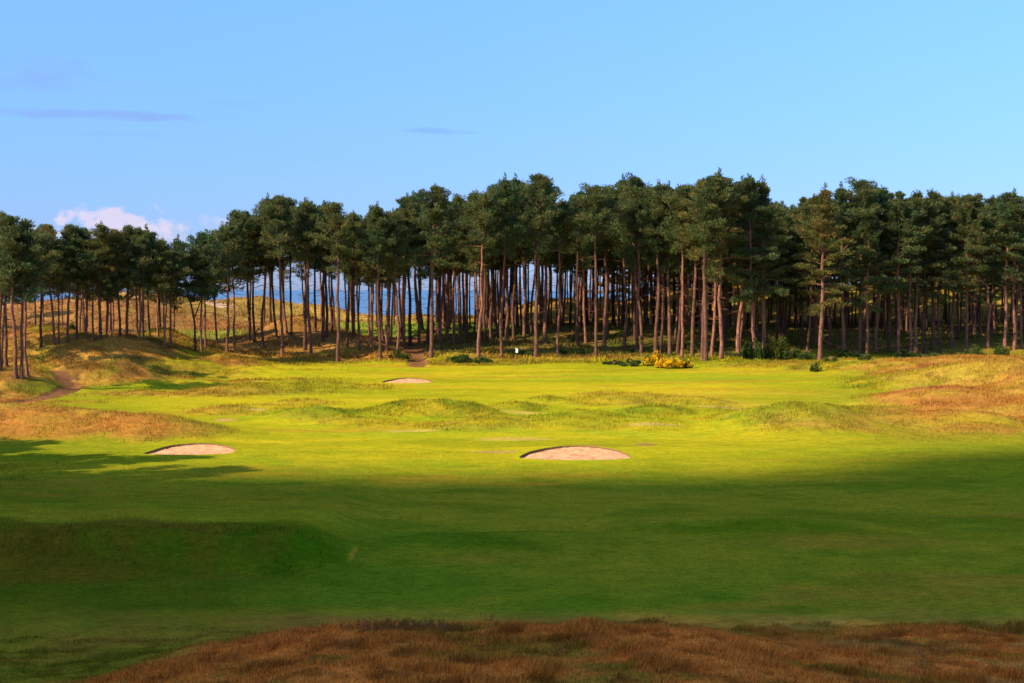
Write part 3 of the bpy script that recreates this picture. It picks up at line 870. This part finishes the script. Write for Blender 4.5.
# floor of the wood and dunes behind
xx, yy = scatter(330000, 156, 262, clump=2.5)
hh = rng.uniform(.10, .42, len(xx)) * (.5 + .9 * np.clip(.5 + fbm(xx, yy, 3, 2, 94), 0, 1))
blades('dune_grass', xx, yy, hh, rng.uniform(.06, .12, len(xx)), .22, 'coarse dune grass under and beyond the pines', .6)

# ------------------------------------------------------------------ bushes
def leafy(center, rx, ry, rz, n, size, r, lumps=9):
    P = []; D = []
    for k in range(lumps):
        a = r.uniform(0, 2 * PI); q = math.sqrt(r.uniform(0, 1.1)); c = np.array([math.cos(a) * q * rx, math.sin(a) * q * ry, rz * r.uniform(.1, max(.15, 1.0 - .75 * q))])
        s = np.array([rx, ry, rz * 1.2]) * r.uniform(.14, .40)
        u = r.normal(size=(n // lumps, 3)); u /= np.linalg.norm(u, axis=1)[:, None]
        p = c + u * s * (r.uniform(.35, 1, (len(u), 1)) ** .5); p[:, 2] = np.abs(p[:, 2])
        P.append(p); D.append(u + np.array([0, 0, .5]))
    P = np.concatenate(P) + center; D = np.concatenate(D)
    return P, D + r.normal(0, .4, D.shape)


def stems_acc(rx, ry, rz, r, k=9):
    A = Acc()
    for i in range(k):
        a = r.uniform(0, 2 * PI); q = r.uniform(.2, .75); t = np.linspace(0, 1, 5)
        pts = np.column_stack([math.cos(a) * q * rx * t, math.sin(a) * q * ry * t, rz * .8 * t ** .8 - .1 * (1 - t)])
        A.add(*tube(pts, np.interp(t, [0, 1], [.035, .01]), 5))
    return A


def bush(name, cat, px, D, w, h, label, mat, seed, n=3500, size=.12, group=None, flowers=0, depth=.8):
    r = np.random.default_rng(seed)
    x = px2x(px, D); z = float(H(np.array([x]), np.array([D]))[0]) - .03
    root = bpy.data.objects.new(name, None); COL.objects.link(root); root.location = (x, D, z)
    tag(root, label, cat, group)
    link('woody_base', stems_acc(w / 2, w / 2 * depth, h, r).mesh('woody_base', [M_WOOD]), root)
    P, Dv = leafy(np.zeros(3), w / 2, w / 2 * depth, h, n, size, r, lumps=14)
    V, Q = sprays(P, Dv, r.uniform(.8, 1.5, len(P)) * size, r.uniform(.45, .8, len(P)) * size, r)
    link('foliage', mesh_from('foliage', V, Q, 4, [mat]), root)
    if flowers:
        r2 = np.random.default_rng(seed)     # same lumps, a little further out
        stems_acc(w / 2, w / 2 * depth, h, r2)
        P, Dv = leafy(np.zeros(3), w / 2, w / 2 * depth, h, n, size, r2, lumps=14)
        cen = np.array([0, 0, h * .4])
        P = cen + (P - cen) * 1.05
        keep = (fbm(P[:, 0] * 1.0, P[:, 2] + P[:, 1], .45, 2, seed) > -.12) & (P[:, 2] > h * .12)
        P = P[keep][:flowers]; Dv = Dv[keep][:flowers]
        V, Q = sprays(P, Dv, r.uniform(.11, .19, len(P)), r.uniform(.08, .14, len(P)), r)
        link('flowers', mesh_from('flowers', V, Q, 4, [M_FLOWER]), root)
    return root


bush('gorse_bush', 'gorse', 673, 149.5, 3.5, 1.3, 'bright yellow flowering gorse bush at the far edge of the green', M_GORSE, 5, 5200, .10, 'flowering gorse bushes', 4600)
bush('gorse_bush', 'gorse', 655, 152.5, 2.0, 1.75, 'orange-yellow gorse behind and left of the bright yellow one', M_GORSE, 6, 3600, .10, 'flowering gorse bushes', 1500)
bush('low_shrub', 'shrub', 634, 152.5, 2.9, .85, 'low dark green shrub touching the gorse on its left', M_SHRUB, 7, 3600, .11, 'low green shrubs')
bush('low_shrub', 'shrub', 614, 154.5, 1.9, .6, 'small low green shrub left of the dark one by the gorse', M_SHRUB, 8, 2400, .11, 'low green shrubs')
bush('leafy_bush', 'bush', 754, 160, 2.6, 2.6, 'round green bush between the pale leaning pine and its neighbour', M_SHRUB, 9, 5000, .15, 'bushes under the pines')
bush('leafy_bush', 'bush', 777, 161, 3.0, 3.9, 'tall loose green bush right of the pale leaning pine', M_SHRUB, 10, 5600, .16, 'bushes under the pines')
bush('leafy_bush', 'bush', 795, 160, 4.4, 1.3, 'wide low dark bush between tall green bush and thick pine', M_SHRUB, 11, 5200, .15, 'bushes under the pines')
bush('small_shrub', 'shrub', 816, 141, 1.2, .95, 'small round shrub alone on the pale grass, left of its twin', M_SHRUB, 12, 1600, .10, 'small shrubs on the right slope')
bush('small_shrub', 'shrub', 831, 146, 1.2, .8, 'small shrub on the pale grass, just right of its twin', M_SHRUB, 13, 1500, .10, 'small shrubs on the right slope')
bush('small_shrub', 'shrub', 865, 145, 1.4, .75, 'wide flat shrub on the right slope above rusty grass', M_SHRUB, 14, 1500, .10, 'small shrubs on the right slope')
bush('leafy_bush', 'bush', 973, 160, 2.6, 1.9, 'green bush left of the bent pale pine trunk', M_SHRUB, 15, 4200, .14, 'bushes under the pines')
bush('leafy_bush', 'bush', 1003, 160, 2.6, 1.7, 'green bush right of the bent pale pine trunk', M_SHRUB, 16, 4200, .14, 'bushes under the pines')
bush('leafy_bush', 'bush', 1017, 137, 2.5, 1.3, 'brown-green bush on the rusty hill at the right edge', M_RUSTY, 17, 3600, .13, 'bushes on the right hill')
bush('leafy_bush', 'bush', 470, 158.5, 4.2, .9, 'long low bramble on the bank right of the dirt track', M_SHRUB, 18, 5200, .13, 'brambles beside the dirt track')
bush('leafy_bush', 'bush', 398, 160, 2.4, .9, 'dark bramble clump left of the dirt track entrance', M_SHRUB, 19, 3200, .13, 'brambles beside the dirt track')
bush('small_shrub', 'shrub', 70, 152, 1.3, .8, 'dark little shrub on the left dune slope', M_SHRUB, 20, 1500, .10, 'small shrubs on the left dune')
for k, (px, D, w, h) in enumerate(((855, 164, 3, 1.2), (905, 163, 3, 1.0), (930, 162, 3.4, 1.1), (645, 170, 4, .9), (700, 172, 4, .9), (575, 168, 3.6, .7), (730, 166, 3.2, .9), (520, 166, 3.2, .6))):
    where = ['below the right-hand pines above the small shrubs', 'below pines over the rusty hill', 'right of the other undergrowth over the rusty hill', 'in shade directly behind the gorse', 'in shade right of the gorse', 'in shade halfway between flag and gorse', 'at the lawn edge left of the pale leaning pine', 'in shade just behind the flag'][k]
    bush('undergrowth_bush', 'bush', px, D, w, h, 'low dark undergrowth ' + where, M_SHRUB, 40 + k, 3200, .14, 'undergrowth bushes')

# dried weeds and heather on the near dune
def weed(px, D, h, n, label, seed, group, head=True):
    r = np.random.default_rng(seed)
    x = px2x(px, D); z = float(H(np.array([x]), np.array([D]))[0])
    root = bpy.data.objects.new('dry_weed', None); COL.objects.link(root); root.location = (x, D, z); tag(root, label, 'weed', group)
    A = Acc()
    for i in range(n):
        Pp = []
        a = r.uniform(0, 2 * PI); t = np.linspace(0, 1, 5); hh = h * r.uniform(.6, 1); l = r.uniform(.05, .35) * hh
        bx, by = r.normal(0, .06, 2)
        pts = np.column_stack([bx + math.cos(a) * l * t ** 1.5, by + math.sin(a) * l * t ** 1.5, hh * t - .02])
        A.add(*tube(pts, np.interp(t, [0, 1], [.007, .003]), 4))
        for q in range(14): Pp.append(pts[-1] - np.array([0, 0, r.uniform(0, .35) * hh]) * .5 + r.normal(0, .015, 3))
        P = np.array(Pp); V, Q = sprays(P, r.normal(0, .5, P.shape) + [0, 0, 1], r.uniform(.02, .05, len(P)), r.uniform(.008, .016, len(P)), r)
        link('seed_head', mesh_from('seed_head', V, Q, 4, [M_RUSTY]), root)
    link('stalks', A.mesh('stalks', [M_STALK]), root)


weed(668, 26, .42, 4, 'pair of thin upright stalks on the brow, right of centre', 61, 'dried weeds on the near dune')
weed(925, 25.5, .38, 16, 'spreading pale dried weed on the brow at the right', 62, 'dried weeds on the near dune')
weed(945, 26, .34, 10, 'smaller dried weed just right of the spreading one', 63, 'dried weeds on the near dune')
weed(490, 26, .30, 7, 'short dried stalks on the brow left of centre', 64, 'dried weeds on the near dune')


def heather(px, D, w, h, label, seed):
    r = np.random.default_rng(seed); x = px2x(px, D); z = float(H(np.array([x]), np.array([D]))[0]) - .02
    root = bpy.data.objects.new('heather_clump', None); COL.objects.link(root); root.location = (x, D, z); tag(root, label, 'heather', 'dark heather clumps on the brow')
    A = Acc(); PP = []
    for i in range(90):
        a = r.uniform(0, 2 * PI); q = math.sqrt(r.uniform(0, 1)); t = np.linspace(0, 1, 4); hh = h * r.uniform(.5, 1.1) * (1 - .4 * q)
        bx, by = math.cos(a) * q * w / 2, math.sin(a) * q * w / 3
        pts = np.column_stack([bx + r.normal(0, .05) * t, by + r.normal(0, .05) * t, hh * t])
        A.add(*tube(pts, np.interp(t, [0, 1], [.006, .003]), 3))
        s = r.uniform(.3, 1, 22); PP.append(np.column_stack([np.interp(s, t, pts[:, j]) for j in range(3)]) + r.normal(0, .015, (22, 3)))
    link('stems', A.mesh('stems', [M_WOOD]), root)
    P = np.concatenate(PP); V, Q = sprays(P, r.normal(0, .4, P.shape) + [0, 0, 1], r.uniform(.02, .05, len(P)), r.uniform(.008, .016, len(P)), r)
    link('sprigs', mesh_from('sprigs', V, Q, 4, [M_HEATH]), root)


M_HEATH = leaf_material('heather_sprigs', stops=[(.3, (.24, .10, .02)), (.7, (.36, .18, .04))], trans=.2, rnd=False)
heather(372, 25.8, 1.3, .26, 'dark heather clump at the left end of the brow', 71)
heather(410, 26.0, 1.2, .22, 'middle one of the dark heather clumps on the brow', 72)
heather(440, 26.1, 1.0, .24, 'dark heather clump nearest the centre of the brow', 73)

# ------------------------------------------------------------------ golf flag
gx, gy = px2x(515.5, 150), 150.
gz = float(H(np.array([gx]), np.array([gy]))[0])
root = bpy.data.objects.new('golf_flag', None); COL.objects.link(root); root.location = (gx, gy, gz)
tag(root, 'small white golf flag on a thin pole standing on the far green', 'flag')
A = Acc(); A.add(*tube([(0, 0, -.1), (0, 0, .8), (0, 0, 1.6), (.0, 0, 2.2)], [.016, .015, .013, .011], 8)); link('pole', A.mesh('pole', [M_POLE], True), root)
fv = []; fq = []
for i in range(9):
    t = i / 8
    for sd in (-1, 1):
        for j in range(5):
            s = j / 4
            fv.append((.012 + .25 * t, .05 * math.sin(t * 5 + s) * t + sd * .003, 2.18 - s * .50 * (1 - .25 * t) - .16 * t + 0))
for i in range(8):
    for sd in range(2):
        for j in range(4):
            a = i * 10 + sd * 5 + j; fq.append((a, a + 10, a + 11, a + 1) if sd else (a, a + 1, a + 11, a + 10))
link('flag', mesh_from('flag', fv, fq, 4, [M_WHITE], smooth=True), root)
A = Acc(); A.add(*tube([(0, 0, -.1), (0, 0, .012)], [.055, .055], 16)); link('cup', A.mesh('cup', [M_CUP], True), root)

# ------------------------------------------------------------------ the wood off to the left, whose shade lies over the fairway
W = Acc()
sets = []
for i in range(3):
    tr, lf = build_pine(600 + i, 20, .28, 4.6, 'layered', dens=.32, leaf=1.9, snags=3)
    sets.append((np.concatenate(tr.v), np.concatenate(tr.f), np.concatenate(lf.v), np.concatenate(lf.f)))
wr = np.random.default_rng(77); wp = []
while len(wp) < 78:
    x = wr.uniform(-62, -27.5); y = wr.uniform(-10, 66)
    if x > -30.5 - max(0, y - 40) * .42: continue
    if wp and min((x - a) ** 2 + (y - b) ** 2 for a, b in wp) < 3.8 ** 2: continue
    wp.append((x, y))
for x, y in wp + [(-44, 60)]:
    tv, tf, lv, lfq = sets[wr.integers(3)]
    a = wr.uniform(0, 2 * PI); s = wr.uniform(.93, 1.1) * (.8 if y > 50 else .95); ca, sa = math.cos(a), math.sin(a)
    R3 = np.array([[ca, -sa, 0], [sa, ca, 0], [0, 0, 1]])
    z = float(H(np.array([x]), np.array([y]))[0]); o_ = np.array([x, y, z])
    W.add(tv @ R3.T * s + o_, tf, 0); W.add(lv @ R3.T * s + o_, lfq, 1)
def mass(name, label, spots, hf):
    W2 = Acc()
    for x, y in spots:
        tv, tf, lv, lfq = sets[wr.integers(3)]
        a = wr.uniform(0, 2 * PI); ca, sa = math.cos(a), math.sin(a); s = hf(x, y) / 20
        R3 = np.array([[ca, -sa, 0], [sa, ca, 0], [0, 0, 1]]) * [[s * .85], [s * .85], [s]]
        o_ = np.array([x, y, float(H(np.array([x]), np.array([y]))[0])])
        W2.add(tv @ R3.T + o_, tf, 0); W2.add(lv @ R3.T + o_, lfq, 1)
    tag(link(name, W2.mesh(name, [M_BARK, M_NEEDLE])), label, 'wood', kind='stuff')


spots = []; tries = 0
while len(spots) < 340 and tries < 20000:
    tries += 1
    px = wr.uniform(500, 1150) if wr.random() > .22 else wr.choice([wr.uniform(-120, 170), wr.uniform(345, 400), wr.uniform(430, 510), wr.uniform(430, 510)]); y = wr.uniform(196, 268)
    if px < 560 and wr.random() < .25: continue
    x = px2x(px, y)
    if min([(x - a) ** 2 + (y - b) ** 2 for a, b in taken + spots]) < 2.0 ** 2: continue
    spots.append((x, y))


def deep_h(x, y):
    px = 512 + x / y * F
    zg = float(H(np.array([x]), np.array([y]))[0])
    return min(22, z_of_row(px, np.interp(px, SKX, SKY_) + wr.uniform(12, 34), y) - zg)


msets = sets; sets = []
for i in range(3):
    tr, lf = build_pine(650 + i, 20, .50, 3.2, 'slim', dens=.42, leaf=1.6, snags=4)
    sets.append((np.concatenate(tr.v), np.concatenate(tr.f), np.concatenate(lf.v), np.concatenate(lf.f)))
mass('distant_pines', 'mass of shaded pines filling the depth of the wood', spots, deep_h)
sets = msets
spots2 = []
while len(spots2) < 75:
    px = wr.uniform(600, 1160); y = wr.uniform(236, 286); x = px2x(px, y)
    if spots2 and min([(x - a) ** 2 + (y - b) ** 2 for a, b in spots2]) < 3.2 ** 2: continue
    spots2.append((x, y))
mass('low_branched_pines', 'dark mass of low-branched pines closing the back of the wood', spots2, lambda x, y: deep_h(x, y) * .8)
wood = link('pine_wood', W.mesh('pine_wood', [M_BARK, M_NEEDLE]))
tag(wood, 'dense pine wood left of the fairway that throws the shade', 'wood', kind='stuff')

# ------------------------------------------------------------------ unseen cloud, its outline shaped to throw shade over the near ground
def build_shade_cloud():
    EL_, L_ = math.radians(34), Vector((.88, .475)).normalized()
    ALT = 430.
    nx_, ny_ = 90, 80
    gx_ = np.linspace(-75, 105, nx_); gy_ = np.linspace(-80, 88, ny_)
    Xg, Yg = np.meshgrid(gx_, gy_, indexing='ij')
    bnd = np.interp(Xg, [-75, -22, -8, 3, 10, 16, 22, 30, 105], [60, 62, 61, 60, 63, 68, 72, 76, 80]) + 4.0 * fbm(Xg, Yg, 15, 4, 201)
    ins = (Yg < bnd) & (Yg > -72 + 6 * fbm(Xg, Yg, 20, 3, 203))
    th_ = np.clip((bnd - Yg) / 9, .04, 1) * (6 + 9 * (1 + fbm(Xg, Yg, 26, 4, 202)))
    off = Vector((-L_.x, -L_.y)) * (ALT / math.tan(EL_))
    top = np.stack([Xg + off.x, Yg + off.y, ALT + th_], -1).reshape(-1, 3)
    bot = np.stack([Xg + off.x, Yg + off.y, ALT - th_ * .25], -1).reshape(-1, 3)
    nv = len(top); id_ = np.arange(nv).reshape(nx_, ny_)
    cell = ins[:-1, :-1] & ins[1:, :-1] & ins[:-1, 1:] & ins[1:, 1:]
    a, b_, c_, d_ = id_[:-1, :-1][cell], id_[1:, :-1][cell], id_[1:, 1:][cell], id_[:-1, 1:][cell]
    F1 = np.stack([a, b_, c_, d_], 1); F2 = np.stack([d_, c_, b_, a], 1) + nv
    cp = np.pad(cell, 1); sides = []
    ii, jj = np.nonzero(cell)
    for i, j in zip(ii, jj):
        q = [id_[i, j], id_[i + 1, j], id_[i + 1, j + 1], id_[i, j + 1]]
        for (di, dj, k) in ((0, -1, 0), (1, 0, 1), (0, 1, 2), (-1, 0, 3)):
            if not cp[i + 1 + di, j + 1 + dj]:
                p0, p1 = q[k], q[(k + 1) % 4]; sides.append((p1, p0, p0 + nv, p1 + nv))
    Fq = np.concatenate([F1, F2, np.array(sides)])
    return mesh_from('cloud', np.concatenate([top, bot]), Fq, 4, [plain_material('cloud_white', (.85, .85, .87), 1.0, .02, .01)], smooth=True)


tag(link('cloud', build_shade_cloud()), kind='structure')

# ------------------------------------------------------------------ light, sky, camera
EL = math.radians(34); AZ = math.atan2(-.88, -.475)       # where the sun stands, clockwise from +Y
sd = Vector((math.sin(AZ) * math.cos(EL), math.cos(AZ) * math.cos(EL), math.sin(EL)))
sun = bpy.data.lights.new('sun', 'SUN'); sun.energy = 3.4; sun.angle = math.radians(.5); sun.color = (1, .80, .56)
so = bpy.data.objects.new('sun', sun); COL.objects.link(so); so.rotation_euler = sd.to_track_quat('Z', 'Y').to_euler(); so.location = sd * 100

w = bpy.data.worlds.new('World'); scene.world = w; w.use_nodes = True
nt = w.node_tree
for n in list(nt.nodes): nt.nodes.remove(n)
Lk = nt.links.new
out = N(nt, 'ShaderNodeOutputWorld'); bg = N(nt, 'ShaderNodeBackground'); Lk(bg.outputs[0], out.inputs[0])
sky = N(nt, 'ShaderNodeTexSky'); sky.sky_type = 'NISHITA'; sky.sun_disc = False
sky.sun_elevation = EL; sky.sun_rotation = AZ % (2 * PI); sky.altitude = 0; sky.air_density = 1.0; sky.dust_density = .3; sky.ozone_density = 2.0
tc = N(nt, 'ShaderNodeTexCoord'); sep = N(nt, 'ShaderNodeSeparateXYZ'); Lk(tc.outputs['Generated'], sep.inputs[0])
tr_ = ramp(nt, sep.outputs[2], [(0, (.19, .27, .58)), (.03, (.21, .29, .58)), (.09, (.25, .36, .66)), (.20, (.35, .51, .82)), (.60, (1.0, .95, .95))])
tint = mixrgb(nt, 'MULTIPLY', 1.0, sky.outputs[0], tr_.outputs[0])


def math_(op, a, b=None, clamp=False):
    n = N(nt, 'ShaderNodeMath', operation=op, use_clamp=clamp)
    for i, v in enumerate((a, b)):
        if v is None: continue
        if hasattr(v, 'is_linked'): Lk(v, n.inputs[i])
        else: n.inputs[i].default_value = v
    return n.outputs[0]


az = math_('ARCTAN2', sep.outputs[0], sep.outputs[1]); elv = math_('ARCSINE', sep.outputs[2])
comb = N(nt, 'ShaderNodeCombineXYZ'); Lk(az, comb.inputs[0]); Lk(elv, comb.inputs[1])


def streak(px, py, wx, wy, nscale, seed, thr=.5, soft=.12, stretch=1.0, flat=None):
    ca = math.atan((px - 512) / F); ce = (290 - py) / F
    mp = N(nt, 'ShaderNodeMapping'); mp.inputs['Location'].default_value = (seed, seed * .7, 0); mp.inputs['Scale'].default_value = (nscale, nscale * stretch, 1)
    Lk(comb.outputs[0], mp.inputs[0]); nn = noise_node(nt, 1.0, 6, mp.outputs[0], .58)
    dx = math_('DIVIDE', math_('SUBTRACT', az, ca), wx / F); dy = math_('DIVIDE', math_('SUBTRACT', elv, ce), wy / F)
    d = math_('SQRT', math_('ADD', math_('MULTIPLY', dx, dx), math_('MULTIPLY', dy, dy)))
    v = math_('SUBTRACT', math_('ADD', 1.0, math_('MULTIPLY', math_('SUBTRACT', nn.outputs[0], .5), 2.6)), d)
    n = N(nt, 'ShaderNodeMapRange', interpolation_type='SMOOTHSTEP'); Lk(v, n.inputs[0])
    n.inputs[1].default_value = thr - soft; n.inputs[2].default_value = thr + soft
    return n.outputs[0]


CLOUD = (.30, .27, .34); GREYC = (.105, .175, .33)
col = tint
for (px, py, wx, wy, ns, seed, thr, soft, stt, cc, op) in (
        (120, 232, 84, 27, 60, 3.1, .42, .20, 1.4, CLOUD, .85), (160, 236, 40, 16, 70, 7.7, .4, .35, 1.5, CLOUD, .35), (225, 226, 26, 12, 70, 1.7, .4, .35, 1.5, CLOUD, .3),
        (100, 123, 110, 6, 30, 5.1, .3, .45, 6, GREYC, .8), (35, 88, 60, 18, 30, 9.4, .35, .5, 3, GREYC, .6),
        (432, 133, 52, 4, 34, 2.2, .4, .4, 6, (.10, .20, .40), .9), (240, 108, 60, 3, 34, 4.2, .4, .5, 6, (.10, .20, .40), .35), (120, 141, 80, 4, 34, 8.2, .4, .5, 6, (.10, .20, .38), .35)):
    f = math_('MULTIPLY', streak(px, py, wx, wy, ns, seed, thr, soft, stt), op)
    col = mixrgb(nt, 'MIX', f, col, tuple(c / .12 for c in cc))
Lk(col, bg.inputs[0]); bg.inputs[1].default_value = .12

cam = bpy.data.cameras.new('camera'); cam.lens = 50; cam.sensor_width = 36; cam.clip_end = 100000; cam.clip_start = .1
co = bpy.data.objects.new('camera', cam); COL.objects.link(co); co.location = (0, 0, CAM_Z); co.rotation_euler = (PI / 2 - PITCH, 0, 0)
scene.camera = co
vs = scene.view_settings
vs.view_transform = 'Standard'; vs.look = 'None'; vs.exposure = 1.42; vs.gamma = 1; vs.use_curve_mapping = False
scene.cycles.max_bounces = 5; scene.cycles.diffuse_bounces = 3; scene.cycles.transmission_bounces = 2; scene.cycles.transparent_max_bounces = 4
print('pines', NPINES)
